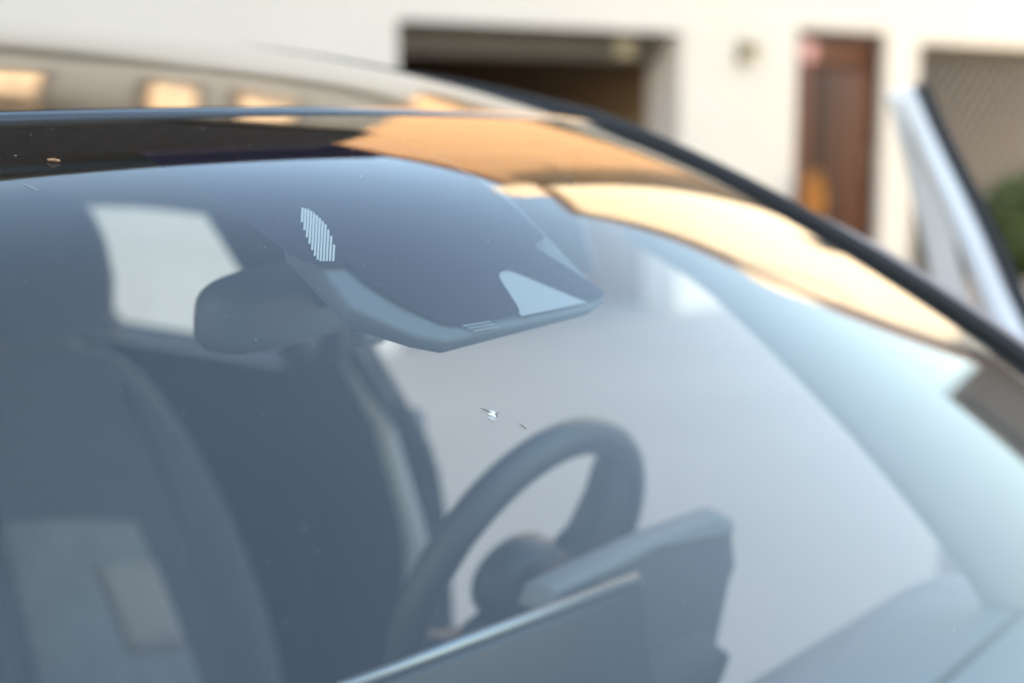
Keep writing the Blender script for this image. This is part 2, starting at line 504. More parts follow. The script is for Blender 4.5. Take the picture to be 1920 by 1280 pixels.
# mesh gate across the bay
mg = empty('mesh_gate', hloc(5.55, .14, 0), R(-9.75))
tag(mg, 'grey chain link mesh gate closing the bay right of brown door', 'gate')
MB().tube([(0, 0, .04), (0, 0, 2.0)], .022, 8).build('post', 'wire', mg, True)
MB().tube([(3.6, 0, .04), (3.6, 0, 2.0)], .022, 8).build('post', 'wire', mg, True)
MB().tube([(0, 0, 1.98), (3.6, 0, 1.98)], .02, 8).build('top_rail', 'wire', mg, True)
MB().tube([(0, 0, .06), (3.6, 0, .06)], .02, 8).build('bottom_rail', 'wire', mg, True)
wm = MB(); p_ = .17; k = -12
while k * p_ < 3.6:
    for sgn in (1, -1):
        a0 = k * p_ if sgn > 0 else k * p_ + 1.9
        pts = []
        for z in (.07, 1.97):
            x = a0 + sgn * (z - .07)
            pts.append([x, z])
        (xa, za), (xb, zb) = pts
        def cut(xc):
            return za + (xc - xa) / (xb - xa) * (zb - za)
        q = []
        for (x, z) in ((xa, za), (xb, zb)):
            if x < 0: q.append((0, cut(0)))
            elif x > 3.6: q.append((3.6, cut(3.6)))
            else: q.append((x, z))
        if abs(q[0][0] - q[1][0]) > .02 and min(q[0][1], q[1][1]) > 0:
            wm.tube([(q[0][0], -.004 * sgn, q[0][1]), (q[1][0], -.004 * sgn, q[1][1])], .013, 4)
    k += 1
tag(wm.build('wire_mesh', 'wire', mg), kind='stuff')

def shrub(name, label, loc, rad, n, seed, cat='shrub'):
    e = empty(name, loc); tag(e, label, cat)
    leaf_cloud('foliage', 'leaf', e, (0, 0, rad[2] * .95), rad, n, .06, seed)
    s = MB()
    for a in range(5):
        s.tube([(0, 0, 0), (.1 * math.cos(a * 1.3), .1 * math.sin(a * 1.3), rad[2] * .5), (rad[0] * .5 * math.cos(a * 1.3), rad[1] * .5 * math.sin(a * 1.3), rad[2] * 1.2)], [.02, .015, .006], 6)
    s.build('stem', 'doorframe', e)
shrub('shrub', 'low green shrub growing in front of the mesh gate, right of open car door', hloc(6.42, -.55, 0), (.46, .32, .47), 4200, 11)
shrub('shrub', 'dark green shrub behind mesh gate beside the white wall pier', hloc(6.85, .62, 0), (.5, .4, .46), 2400, 12)
# ------------------------------------------------------------------ neighbouring houses that the glass mirrors
def gable_house(name, label, x, y0, y1, zl, zr, peak, zp, depth, m, wins, overhang=.20, eave='eave'):
    """facade in the plane x, facing -x; y0 < y1; eave heights zl (at y0) and zr (at y1), ridge at y=peak"""
    h = empty(name, (x, (y0 + y1) / 2, 0)); tag(h, label, 'house')
    oy = (y0 + y1) / 2
    pr = [(y0, 0), (y1, 0), (y1, zr), (peak, zp), (y0, zl)]
    vs_ = [(0, a - oy, z) for a, z in pr] + [(depth, a - oy, z) for a, z in pr]
    n = len(pr)
    mesh('wall', vs_, [tuple(range(n))[::-1], tuple(range(n, 2 * n))] + [(i, (i + 1) % n, n + (i + 1) % n, n + i) for i in range(n)], m, h)
    def rs(a, za, b, zb):
        v = []
        for (xx) in (-overhang, depth + .3):
            v += [(xx, a - oy, za + .01), (xx, b - oy, zb + .01), (xx, b - oy, zb + .3), (xx, a - oy, za + .3)]
        mesh('roof', v, [(0,1,2,3),(7,6,5,4),(0,4,5,1),(1,5,6,2),(2,6,7,3),(3,7,4,0)], eave, h)
    s0 = (zp - zl) / (peak - y0); s1 = (zp - zr) / (y1 - peak)
    rs(y0 - .5, zl - .5 * s0, peak, zp); rs(peak, zp, y1 + .5, zr - .5 * s1)
    for (a, z, ww, hh) in wins:
        f = box('window', (-.03, a - oy - ww / 2, z), (-.004, a - oy + ww / 2, z + hh), 'doorframe', h)
        box('pane', (-.045, a - oy - ww / 2 + .08, z + .08), (-.032, a - oy + ww / 2 - .08, z + hh - .08), 'winglass', f)
    return h
hp = gable_house('neighbour_house', 'tall peach plastered neighbour house with brown eaves, mirrored in the windscreen edge', 21.0, 8.1, 27.0, 14.9, 14.3, 14.5, 15.9, 9, 'peach',
            [(10.2, 1.4, 1.1, 1.5), (13.6, 1.4, 1.1, 1.5), (16.8, 1.4, 1.1, 1.5), (16.8, 5.4, 1.1, 1.5)])
hc = gable_house('neighbour_house', 'sunlit cream gabled house with brown eaves, mirrored beside the windscreen pillar', 19.0, 2.15, 7.5, 5.6, 12.4, 4.85, 12.8, 9, 'cream',
            [(5.9, 4.3, .6, .7), (4.0, 3.9, .6, .7)])
box('chimney', (.3, 6.75 - 4.55, 12.3), (1.2, 7.7 - 4.55, 14.9), 'cream', hc)
box('dormer', (-.1, 2.9 - 4.825, 6.6), (1.6, 3.5 - 4.825, 8.9), 'cream', hc)
hg = gable_house('neighbour_house', 'low house with grey slate roof right of the cream gabled house', 18.0, -8.5, 2.0, 2.6, 4.2, .35, 6.0, 9, 'slate', [(-6.2, .9, 1.1, 1.3), (-3.0, .9, 1.1, 1.3)], eave='slate')

# unseen block and lower wing, added behind the camera to shade the drive
blk = empty('shade_block', (-5.7, -7.6, 0), math.atan2(-.6, .8))
tag(blk, 'unseen tall white block added to shade the car and garage wall', 'shadow caster')
box('wall', (-8, -9, 0), (6.4, 0, 12.4), 'plaster', blk)
box('wing_wall', (6.402, -8, 0), (10.6, -.5, 9.3), 'plaster', blk)
box('roof', (6.62, -8.3, 9.302), (10.8, -.2, 9.5), 'slate', blk)
box('roof', (-8.4, -9.4, 12.402), (6.6, .4, 12.8), 'slate', blk)
for fl in range(4):
    for k in range(5):
        f = box('window', (-6.9 + k * 2.5, .002, 1.0 + fl * 3), (-5.7 + k * 2.5, .03, 2.4 + fl * 3), 'doorframe', blk)
        box('pane', (-6.8 + k * 2.5, .032, 1.1 + fl * 3), (-5.8 + k * 2.5, .045, 2.3 + fl * 3), 'winglass', f)

# ------------------------------------------------------------------ the car
car = empty('parked_car', (0, 0, 0))
tag(car, 'dark car with chipped windscreen and driver door open, parked before the garage', 'car')

# windscreen, frit, moldings
ws = grid('windscreen', lambda u, v: WS(u * 2 - 1, v), 72, 72, 'glass', car)
def glass_patch(name, poly, m, parent, off=-.004, step=.03, curved=None):
    bm = bmesh.new()
    vs_ = [bm.verts.new((s, t, 0)) for s, t in poly]
    bm.faces.new(vs_)
    ss = [p[0] for p in poly]; ts = [p[1] for p in poly]
    for ax, lo, hi in ((0, min(ss), max(ss)), (1, min(ts), max(ts))):
        k = math.floor(lo / step) + 1
        while k * step < hi:
            co = [0, 0, 0]; no = [0, 0, 0]; co[ax] = k * step; no[ax] = 1
            bmesh.ops.bisect_plane(bm, geom=bm.verts[:] + bm.edges[:] + bm.faces[:], plane_co=co, plane_no=no)
            k += 1
    bmesh.ops.triangulate(bm, faces=bm.faces)
    for v in bm.verts: v.co = WO(v.co.x, v.co.y, off)
    me = bpy.data.meshes.new(name); bm.to_mesh(me); bm.free()
    return link(name, me, m, parent, True)
def rounded(poly, r=.012, n=4):
    out = []
    L_ = len(poly)
    for i in range(L_):
        p0, p1, p2 = (Vector((*poly[i - 1], 0)), Vector((*poly[i], 0)), Vector((*poly[(i + 1) % L_], 0)))
        a = p1 + (p0 - p1).normalized() * min(r, (p0 - p1).length * .45); b = p1 + (p2 - p1).normalized() * min(r, (p2 - p1).length * .45)
        for k in range(n + 1):
            u = k / n; q = a * (1 - u) ** 2 + p1 * 2 * u * (1 - u) + b * u * u
            out.append((q.x, q.y))
    return out
# border band
def band(name, f):
    return grid(name, f, 60, 6, 'fritb', ws)
band('frit_band', lambda u, v: WO((u * 2 - 1) * .999, .003 + v * .062, -.004))
band('frit_band', lambda u, v: WO((u * 2 - 1) * .999, 1 - v * .08, -.004))
for sg in (-1, 1):
    band('frit_band', lambda u, v: WO(sg * (.999 - v * .055), .066 + u * .853, -.004))
# sensor field: main shield and the lighter dotted wings
shield = [(-.235, .050), (-.225, .255), (-.1975, .2866), (-.175, .3065), (-.159, .3107), (-.057, .3102), (-.042, .2690), (-.0175, .2650), (.0055, .2778), (.0556, .3076), (.080, .3100), (.1034, .3064), (.0985, .2940), (.060, .2440), (.0974, .2381), (.106, .1888), (.100, .050)]
glass_patch('sensor_frit', rounded(shield, .010), 'frit', ws, off=-.0043)
wing = [(-.330, .050), (-.322, .104), (-.3097, .1627), (-.2825, .2299), (-.258, .2395), (-.226, .2412), (-.215, .20), (-.215, .050)]
glass_patch('dotted_frit', rounded(wing, .012), 'frit', ws, off=-.0046)
# ribbed light lens in the wing
RIBS = [[(-0.22063, 0.17512), (-0.21963, 0.17592), (-0.23833, 0.19241), (-0.24, 0.19226)],
        [(-0.21796, 0.17626), (-0.21696, 0.17706), (-0.24475, 0.20166), (-0.2464, 0.20151)],
        [(-0.21529, 0.17739), (-0.21428, 0.17819), (-0.24978, 0.20971), (-0.25142, 0.20956)],
        [(-0.21415, 0.17992), (-0.21313, 0.18071), (-0.25371, 0.21685), (-0.25533, 0.2167)],
        [(-0.21343, 0.18283), (-0.2124, 0.18361), (-0.25722, 0.22364), (-0.25882, 0.22349)],
        [(-0.21267, 0.18571), (-0.21164, 0.18648), (-0.25999, 0.22976), (-0.26158, 0.22961)],
        [(-0.21264, 0.18924), (-0.2116, 0.19001), (-0.26056, 0.23387), (-0.26215, 0.23371)],
        [(-0.21273, 0.19288), (-0.21169, 0.19364), (-0.25859, 0.23561), (-0.26018, 0.23546)],
        [(-0.21341, 0.19706), (-0.21235, 0.19781), (-0.25512, 0.23601), (-0.25673, 0.23585)],
        [(-0.21619, 0.20316), (-0.21512, 0.2039), (-0.25149, 0.23636), (-0.2531, 0.23621)],
        [(-0.2203, 0.21052), (-0.21922, 0.21124), (-0.24776, 0.23673), (-0.24938, 0.23657)],
        [(-0.22659, 0.21995), (-0.22551, 0.22066), (-0.24389, 0.2371), (-0.24552, 0.23694)]]
for pts in RIBS:
    p0, p1, p2, p3 = [WO(a_, b_, -.0032) for a_, b_ in pts]
    mesh('lens_rib', [p0, p0 + (p1 - p0) * 1.55, p3 + (p2 - p3) * 1.55, p3], [(0, 1, 2, 3)], 'lens', ws)

# stone chip: flakes and cracks lying on the glass
def gdecal(name, pts, m, off=.0004):
    vs_ = [WO(s, t, off) for s, t in pts]
    return mesh(name, vs_, [tuple(range(len(vs_)))], m, ws)
CH = [
    ('chip_shade', [(-0.22009, 0.394), (-0.21573, 0.39469), (-0.21337, 0.39705), (-0.21607, 0.39881), (-0.21953, 0.39787), (-0.22132, 0.396)], 'chips', 0.0004),
    ('chip_flake', [(-0.21311, 0.39009), (-0.21021, 0.39106), (-0.20861, 0.39239), (-0.2108, 0.39406), (-0.21252, 0.39659), (-0.21451, 0.39488), (-0.21675, 0.39313), (-0.21773, 0.39178), (-0.21534, 0.39195)], 'chipw', 0.0006),
    ('chip_crack', [(-0.22298, 0.38628), (-0.21958, 0.38777), (-0.21641, 0.38946), (-0.21551, 0.39064), (-0.21461, 0.39134), (-0.21201, 0.39134), (-0.21257, 0.39206), (-0.21578, 0.39208), (-0.21705, 0.39096), (-0.21831, 0.39009), (-0.22079, 0.3883)], 'chipk', 0.0009),
    ('chip_crack', [(-0.21078, 0.39346), (-0.20513, 0.39362), (-0.20546, 0.39413), (-0.2098, 0.39409)], 'chipk', 0.0009),
    ('chip_crack', [(-0.21078, 0.39346), (-0.20981, 0.39401), (-0.2107, 0.39667), (-0.21223, 0.39683)], 'chipk', 0.0009),
    ('chip_crack', [(-0.19331, 0.40464), (-0.19158, 0.4066), (-0.1898, 0.41041), (-0.1912, 0.4109), (-0.19292, 0.40719)], 'chipk', 0.0009),
    ('scratch', [(-0.4990, 0.1200), (-0.4910, 0.1312), (-0.4914, 0.1316), (-0.4994, 0.1204)], 'chips', 0.0006),
]
for nm, pts, m_, off in CH:
    gdecal(nm, pts, m_, off)
# dust on the glass
rnd = random.Random(21)
dv_, df_ = [], []
for i in range(650):
    s = rnd.uniform(-.75, .9); t = rnd.uniform(.03, .75) if i > 60 else rnd.uniform(.02, .10)
    r_ = rnd.choice((.00010, .00014, .00018, .00022, .00030)) * rnd.uniform(.8, 1.3)
    if i % 60 == 0: r_ = .0006
    c = WO(s, t, .0008); n = WN(s, t); a = n.orthogonal().normalized(); b = n.cross(a)
    k = len(dv_)
    dv_ += [c + (a * math.cos(q * math.pi / 3) + b * math.sin(q * math.pi / 3)) * r_ * rnd.uniform(.7, 1.2) for q in range(6)]
    df_.append(tuple(range(k, k + 6)))
me = bpy.data.meshes.new('dust'); me.from_pydata([tuple(v) for v in dv_], [], df_)
tag(link('dust', me, 'dust', ws), kind='stuff')
MB().tube([WO(-.451, .0865, .001), WO(-.447, .0905, .002), WO(-.440, .0900, .001)], [.0006, .0013, .0008], 6).build('fleck', 'fly', ws, True)

def edge_path(sg, off=(0, 0, 0)):
    pts = []
    for i in range(40):
        p = WS(1, 1 - i / 40); pts.append(p)
    for i in range(41):
        pts.append(RF(1, .012 + i / 40 * .985))
    return [Vector((sg * (p.x + off[0]), p.y + off[1], p.z + off[2])) for p in pts]
for sg in (1, -1):
    rad = [.0115] * 40 + [.0115 - .0075 * min(1, i / 8) for i in range(41)]
    ep = edge_path(sg, (.006, .002, .001))
    ep = [p - Vector((sg * .004, 0, .007)) * min(1, max(0, (i - 40) / 8)) for i, p in enumerate(ep)]
    MB().tube(ep, rad, 10).build('side_molding', 'rubber', car, True)
    pth = edge_path(sg, (.034, .012, -.004))
    pth = [p - Vector((0, 0, .026)) * min(1, max(0, (i - 26) / 16)) for i, p in enumerate(pth)]
    MB().tube(pth, [.017] * 40 + [.017] * 41, 12).build('pillar_rail', 'pillar', car, True)
MB().tube([WS(s / 30, 0) + Vector((0, .003, -.002)) for s in range(-29, 30)], .0035, 8).build('header_seal', 'rubber', car, True)
# roof
grid('roof_panel', lambda u, v: RF((u * 2 - 1) * .995, .003 + v * .99), 64, 80, 'roofblk', car, thick=.012, offset=-1)
for sg in (-1, 1):
    MB().tube([RF(sg * .87, .02 + .95 * i / 40, -.001) for i in range(41)], .0032, 8).build('roof_seam', 'rubber', car, True)
grid('headliner', lambda u, v: RF((u * 2 - 1) * .93, .03 + v * .93, -.045), 24, 24, 'liner', car, thick=.006)

# side skin: x as a function of y and z
def side_x(y, z):
    wdt = cr([-2.0, -1.6, -1.0, 0, 1.2, 2.1, 2.62], [.70, .86, .905, .915, .915, .88, .76], y)
    p = cr([.20, .35, .62, .85, 1.02], [.94, .985, 1.0, .985, .955], min(max(z, .2), 1.02))
    return wdt * p
def zbelt(y): return cr([-1.9, -.6, .2, 1.2, 2.5], [.80, .99, 1.01, 1.06, 1.10], y)
def arch(y):
    z = .24
    for wy in (-1.30, 1.50):
        d = abs(y - wy)
        if d < .40: z = max(z, .33 + math.sqrt(.16 - d * d))
    return z
def side_panel(name, sg, y0, y1, m='paint', parent=None, n=26, xf=None):
    def fn(u, v):
        y = y0 + (y1 - y0) * u; z0 = arch(y); z = z0 + (zbelt(y) - z0) * v
        p = Vector((sg * side_x(y, z), y, z))
        return xf @ p if xf else p
    return grid(name, fn, n, 14, m, parent or car, thick=.02, offset=-1 if sg < 0 else 1)
for sg in (-1, 1):
    side_panel('front_fender', sg, -1.98, -.505)
    side_panel('rear_fender', sg, 1.625, 2.60)
    rd = side_panel('rear_door', sg, .765, 1.615)
    MB().tube([(sg * (side_x(.85, .9) + .012), .80, .93), (sg * (side_x(.85, .9) + .04), .84, .93), (sg * (side_x(.9, .9) + .04), .96, .935), (sg * (side_x(.95, .9) + .012), 1.0, .935)], .011, 8).build('handle', 'chrome', rd, True)
    # sill
    MB().box((sg * .80 if sg > 0 else -.90, -.9, .22), (.90 if sg > 0 else -.80, 1.1, .32)).build('sill', 'black', car, bevel=.02)
    # inner panel of the rear door with a shoulder under the glass
    grid('rear_door_trim', lambda u, v: Vector((sg * (.70 + .16 * (1 - v) ** 3 + (.05 if v < .75 else 0) * 0), .86 + u * .78, 1.115 - v * .72)), 6, 12, 'trim', car, thick=.01)
    grid('sill_cap', lambda u, v: Vector((sg * (.695 + v * .20), .90 + u * .74, 1.12 - v * .05)), 6, 4, 'trimlt', car, thick=.008)
    # B pillar, leaning with the body side
    def bp(u, v, off=0):
        z = .34 + v * 1.08
        x = cr([.34, .8, 1.0, 1.2, 1.45], [.80, .80, .775, .71, .60], z) + off
        yf = cr([.34, .90, 1.0, 1.09, 1.16, 1.45], [.63, .65, .655, .695, .725, .755], z)
        yb = cr([.34, .95, 1.16, 1.45], [.95, .93, .91, .995], z)
        return Vector((sg * x, yf + (yb - yf) * u, z))
    grid('pillar_trim', lambda u, v: bp(u, v), 6, 24, 'trim', car, thick=.012)
    grid('pillar_skin', lambda u, v: bp(.35 + .65 * u, .3 + .7 * v, .05 - .02 * v), 6, 18, 'black', car, thick=.01)
    # bright sealing flange along the front edge of the pillar, and the belt beside it
    MB().tube([bp(0, v / 24) + Vector((sg * .012, -.004, 0)) for v in range(25)], .009, 8).build('flange_seal', 'rubber', car, True)
    # rear side glass
    grid('rear_side_window', lambda u, v: Vector((sg * (.86 - .235 * v ** 1.2), .80 + u * (.85 - .12 * v), 1.04 + v * .40)), 10, 10, 'sideglass', car)
    # far rear quarter
    grid('rear_pillar', lambda u, v: Vector((sg * (.84 - .25 * v), 1.43 + .30 * v * .1 + u * (.75 - .15 * v), 1.05 + v * .46)), 8, 10, 'paint', car, thick=.03)
    # roof side trim above the doors
    grid('roof_side_trim', lambda u, v: Vector((sg * (.535 + .085 * v - (.03 * (1 - min(1, u * 5)))), .20 + u * 1.75, cr(_SY, _SZ, .20 + u * 1.75) - .02 - v * (cr([0, .12, .5, 1], [.16, .21, .235, .235], u)))), 28, 6, 'trimlt', car, thick=.008)
    # A pillar lining between the glass edge and the door opening
    def ap(u, v):
        a = WO(.965, .985 - .93 * u, -.012); z = cr([0, 1], [1.02, 1.40], u)
        b = Vector((.655 - .055 * u, cr([0, .12, .42, .76, 1], [-.262, -.235, -.105, .050, .16], u), cr([0, .12, .42, .76, 1], [1.01, 1.05, 1.185, 1.315, 1.375], u)))
        q = a.lerp(b, v) + Vector((-.022 * math.sin(math.pi * v), 0, 0))
        return Vector((sg * q.x, q.y, q.z))
    grid('front_pillar_lining', ap, 30, 8, 'trimlt', car, thick=.008)

# seat belt strap on the driver's B pillar
def strap(pts, wid, name, m, parent):
    vs_, fs = [], []
    for i, (p, wv) in enumerate(pts):
        p = Vector(p); wv = Vector(wv).normalized() * wid / 2
        vs_ += [p - wv, p + wv]
        if i: fs.append((2*i-2, 2*i-1, 2*i+1, 2*i))
    o = mesh(name, vs_, fs, m, parent, True)
    md = o.modifiers.new('thickness', 'SOLIDIFY'); md.thickness = .002
    return o
strap([((.70, .775, 1.22), (-.3, 1, 0)), ((.735, .735, 1.10), (-.3, 1, .2)), ((.745, .705, 1.046), (-.3, 1, .2)), ((.745, .680, .984), (-.3, 1, .2)), ((.745, .655, .922), (-.3, 1, .1)), ((.745, .640, .875), (-.3, 1, 0)), ((.745, .640, .82), (-.3, 1, 0)), ((.75, .69, .50), (-.3, 1, 0))], .040, 'seat_belt', 'belt', car)
box('belt_anchor', (.655, .70, 1.16), (.675, .76, 1.24), 'plastic', car, bevel=.008)
MB().tube([(.60, .72, 1.20), (.63, .76, 1.16)], .02, 8).build('height_adjuster', 'plastic', car, True)

# closed passenger door
pd = side_panel('passenger_door', -1, -.495, .695)
grid('passenger_window', lambda u, v: Vector((-(.87 - .25 * v ** 1.2), -.36 + .5 * v + u * (1.05 - .45 * v), 1.01 + v * .41)), 10, 10, 'sideglass', car)
grid('passenger_door_trim', lambda u, v: Vector((-(.74 + .10 * (1 - v) ** 3), -.45 + u * 1.1, 1.03 - v * .65)), 6, 10, 'trim', car, thick=.01)

# driver's door, swung open about its front hinge
HX, HY, DA = .89, -.50, 54
dmx = Matrix.Translation((HX, HY, 0)) @ Matrix.Rotation(R(-DA), 4, 'Z') @ Matrix.Translation((-HX, -HY, 0))
dd = side_panel('driver_door', 1, -.495, .695, xf=dmx)
dd['label'] = 'open driver door with pale window frame'
def dp(l, x, z): return dmx @ Vector((HX + x, HY + l, z))
fl = [.62, .74, .84, .93, .99, 1.06, 1.15, 1.22]; fz = [.97, 1.05, 1.125, 1.212, 1.297, 1.376, 1.468, 1.559]
N_ = 36
def fr_pt(k):
    l = .62 + .60 * k / N_
    z = cr(fl, fz, l)
    return l, -.30 * (z - 1.0), z
rings, seal = [], []
for k in range(N_ + 1):
    l, x_, z_ = fr_pt(k)
    h = .030 - .018 * k / N_
    rings.append([dp(l, x_ - h, z_ - .004), dp(l - .006, x_, z_ + .004), dp(l, x_ + h, z_), dp(l + .02, x_ + h, z_ - .020), dp(l + .02, x_ - h, z_ - .022)])
    seal.append([dp(l - .004, x_ + h, z_ + .004), dp(l - .004, x_ + h + .022, z_ + .010), dp(l + .03, x_ + h + .024, z_ - .02), dp(l + .03, x_ + h, z_ - .025)])
MB().loft(rings).build('window_frame', 'pale', dd, True)
MB().loft(seal).build('frame_seal', 'rubber', dd, True)
MB().loft([[dp(1.20, -.20, 1.54), dp(1.20, -.15, 1.54), dp(1.25, -.15, 1.55), dp(1.25, -.20, 1.55)], [dp(1.21, -.12, 1.28), dp(1.21, -.07, 1.28), dp(1.26, -.07, 1.28), dp(1.26, -.12, 1.28)], [dp(1.21, -.05, 1.0), dp(1.21, 0, 1.0), dp(1.26, 0, 1.0), dp(1.26, -.05, 1.0)]]).build('rear_frame', 'pale', dd)
grid('door_trim', lambda u, v: dp(.05 + u * 1.12, -.05 - .03 * math.sin(v * 3), .99 - v * .65), 8, 10, 'trimlt', dd, thick=.02)

# bonnet, front, tail
def hood_pt(u, v):
    s = u * 2 - 1
    y = -.735 - .03 * (1 - s * s) + .11 * s * s - v * (1.16 - .20 * s * s)
    xw = cr([0, 1], [.86, .70], v)
    z = cr([0, .4, .8, 1], [1.005, .985, .92, .83], v) - .045 * s * s + .008 * math.cos(s * 6)
    return Vector((s * xw, y, z))
grid('bonnet', hood_pt, 40, 24, 'paint', car, thick=.015)
grid('cowl', lambda u, v: Vector(((u * 2 - 1) * .84, -.74 - .02 * (1 - (u * 2 - 1) ** 2) + .13 * (u * 2 - 1) ** 2 + v * .12 - .03, .985 - v * .02 - .02 * (u * 2 - 1) ** 2)), 24, 4, 'black', car, thick=.01)
grid('front_bumper', lambda u, v: Vector(((u * 2 - 1) * (.72 + .14 * math.sin(v * 2.4)), -1.90 - .17 * math.sin(v * 2.6 + .3) * (1 - (u * 2 - 1) ** 4 * .8) + .05, .83 - v * .60)), 30, 12, 'paint', car, thick=.02)
MB().box((-.45, -2.04, .42), (.45, -2.0, .60)).build('grille', 'black', car, bevel=.02)
for sg in (-1, 1):
    MB().box((sg * .62 - .16, -1.98, .66), (sg * .62 + .16, -1.85, .78)).build('headlight', 'lampglass', car, bevel=.03)
    ml = [Vector((sg * (.93 + dx), -.34 + dy, 1.03 + dz)) for dx, dy, dz in ((0, 0, 0),)]
    if sg < 0:
        mrr = MB().loft([[(sg * 1.03 + math.cos(a) * .11 * k_, -.33 + .05 * q_, 1.05 + math.sin(a) * .075 * k_) for a in [i * math.pi / 8 for i in range(16)]] for k_, q_ in ((.6, -1.2), (.95, -.4), (1, .6), (.93, 1))]).build('wing_mirror', 'paint', car, True)
        MB().tube([(sg * .87, -.33, 1.0), (sg * .95, -.33, 1.03)], .02, 8).build('mirror_arm', 'black', car, True)
grid('tailgate', lambda u, v: Vector(((u * 2 - 1) * (.78 + .06 * math.sin(v * 3)), 2.50 + .12 * math.sin(v * 2.5) - .10 * (u * 2 - 1) ** 2, 1.10 - v * .80)), 24, 14, 'paint', car, thick=.02)
grid('rear_window', lambda u, v: Vector(((u * 2 - 1) * (.56 + .16 * v), 2.02 + v * .46 - .06 * (u * 2 - 1) ** 2, 1.60 - v * .49 - .03 * (u * 2 - 1) ** 2)), 20, 10, 'sideglass', car)
for sg in (-1, 1):
    MB().tube([(sg * .60, 1.96, 1.575), (sg * .70, 2.2, 1.33), (sg * .77, 2.42, 1.10)], [.04, .045, .05], 10).build('tail_pillar', 'paint', car, True)
for wy in (-1.30, 1.50):
    for sg in (-1, 1):
        def ring(r_, x): return [(sg * x, wy + math.cos(a) * r_, .345 + math.sin(a) * r_) for a in [i * math.pi / 20 for i in range(40)]]
        wh = MB().loft([ring(.24, .66), ring(.33, .67), ring(.345, .69), ring(.345, .84), ring(.33, .87), ring(.245, .875)], cap=False).build('tyre', 'rubber', car, True)
        rm = MB().loft([ring(.24, .70), ring(.245, .872), ring(.225, .86), ring(.215, .80)], cap=True)
        for k in range(5):
            a = k * 2 * math.pi / 5
            rm.tube([(sg * .86, wy + math.cos(a) * .05, .345 + math.sin(a) * .05), (sg * .865, wy + math.cos(a) * .225, .345 + math.sin(a) * .225)], [.035, .025], 8)
        rm.build('wheel_rim', 'rim', wh)
box('floor_pan', (-.80, -.85, .20), (.80, 2.3, .24), 'black', car)
box('firewall', (-.74, -.70, .24), (.74, -.64, .93), 'black', car)

# dashboard
def dash_pt(u, v):
    s = u * 2 - 1
    # v: 0 at the glass, 1 at the foot of the fascia
    y = cr([0, .30, .5, .62, .74, 1], [-.665 + .10 * s * s, -.42, -.24, -.165, -.10, -.02], v)
    z = cr([0, .30, .5, .62, .74, 1], [1.000 + .02 * s * s, 1.012, 1.010, .995, .93, .62], v)
    return Vector((s * (.735 + .03 * v), y, z))
grid('dashboard', dash_pt, 40, 40, 'dash', car, thick=.015)
# strip of defroster slots and a soft crease on the dash top
for k in range(10):
    x = -.55 + k * .12
    MB().box((x, -.560 + .1 * (x / .73) ** 2, 1.010), (x + .10, -.545 + .1 * (x / .73) ** 2, 1.016)).build('defroster_slot', 'black', car)
MB().tube([(-.70, -.30, 1.010), (0, -.33, 1.013), (.70, -.30, 1.010)], .006, 8).build('dash_seam', 'dashdk', car, True)

# instrument binnacle: a hooded box standing behind the dash edge
bn = []
def bring(y, dx, top, bot):
    pts = [(.150 - dx * .2, bot), (.155, top - .035), (.185, top - .008), (.33, top), (.455 + dx * .4, top - .003), (.482 + dx * .4, top - .010), (.492 + dx * .4, top - .055), (.502 + dx, 1.045), (.480 + dx, .985), (.488 + dx, .93)]
    return [(x, y, z) for x, z in pts]
MB().loft([bring(-.066, -.034, 1.113, .93), bring(-.063, -.032, 1.117, .93), bring(-.050, -.018, 1.119, .93), bring(-.035, -.002, 1.114, .93)]).build('instrument_binnacle', 'dashbk', car, bevel=.006)
MB().loft([[(.160, y_, 1.098 + dz), (.172, y_, top_ + dz), (.33, y_, top_ + .007 + dz), (.462 + ex, y_, top_ + .003 + dz), (.492 + ex, y_, top_ - .012 + dz), (.488 + ex, y_, top_ - .020), (.33, y_, top_ - .002), (.18, y_, top_ - .010)] for y_, ex, top_, dz in ((-.069, -.020, 1.115, 0), (-.062, -.014, 1.118, .001), (-.046, -.002, 1.119, 0), (-.033, .010, 1.115, 0))]).build('binnacle_hood', 'dash', car, bevel=.003)  # lighter dash colour paints the lit top of the binnacle
# free-standing centre screen
scm = Matrix.Translation((.055, -.10, 1.128)) @ Matrix.Rotation(R(2.6), 4, 'Y') @ Matrix.Rotation(R(-8), 4, 'X')
csr = box('centre_screen', (-.170, -.008, -.215), (.196, .010, -.010), 'screen', car, bevel=.006, mtx=scm)
MB().tube([scm @ Vector((x, .001, -.006)) for x in (-.170, -.168, 0, .194, .196)], [.003, .0058, .0058, .0058, .003], 10).build('screen_edge', 'chrome', csr, True)
box('screen_glass', (-.160, .0105, -.205), (.186, .012, -.016), 'black', csr, mtx=scm)

# steering wheel
TI = R(21.7); WC = Vector((.360, .121, 1.039))
ux = Vector((1, 0, 0)); uy = Vector((0, -math.sin(TI), math.cos(TI))); un = ux.cross(uy)      # un points to the front
def wp(a, r_, off=0): return WC + ux * (math.cos(a) * r_) + uy * (math.sin(a) * r_) + un * off
sw = MB().tube([wp(k * math.pi / 48,   .1695) for k in range(96)], .0195, 14, closed=True).build('steering_wheel', 'leather', car, True)
hub_r = []
for off, k_ in ((.028, .78), (.018, .95), (0, 1.0), (-.022, .93), (-.034, .70)):
    hub_r.append([wp(a, 0, -off) + ux * math.cos(a) * .062 * k_ + uy * (math.sin(a) * .050 * k_ - .006) for a in [i * math.pi / 14 for i in range(28)]])
MB().loft(hub_r).build('hub', 'leather', sw, True)
SPK = [(.045, .015), (.074, .040), (.082, .079), (.079, .112), (.083, .138), (.100, .148), (.140, .110), (.168, .045), (.175, -.01), (.165, -.045), (.120, -.035), (.085, -.028), (.045, -.025)]
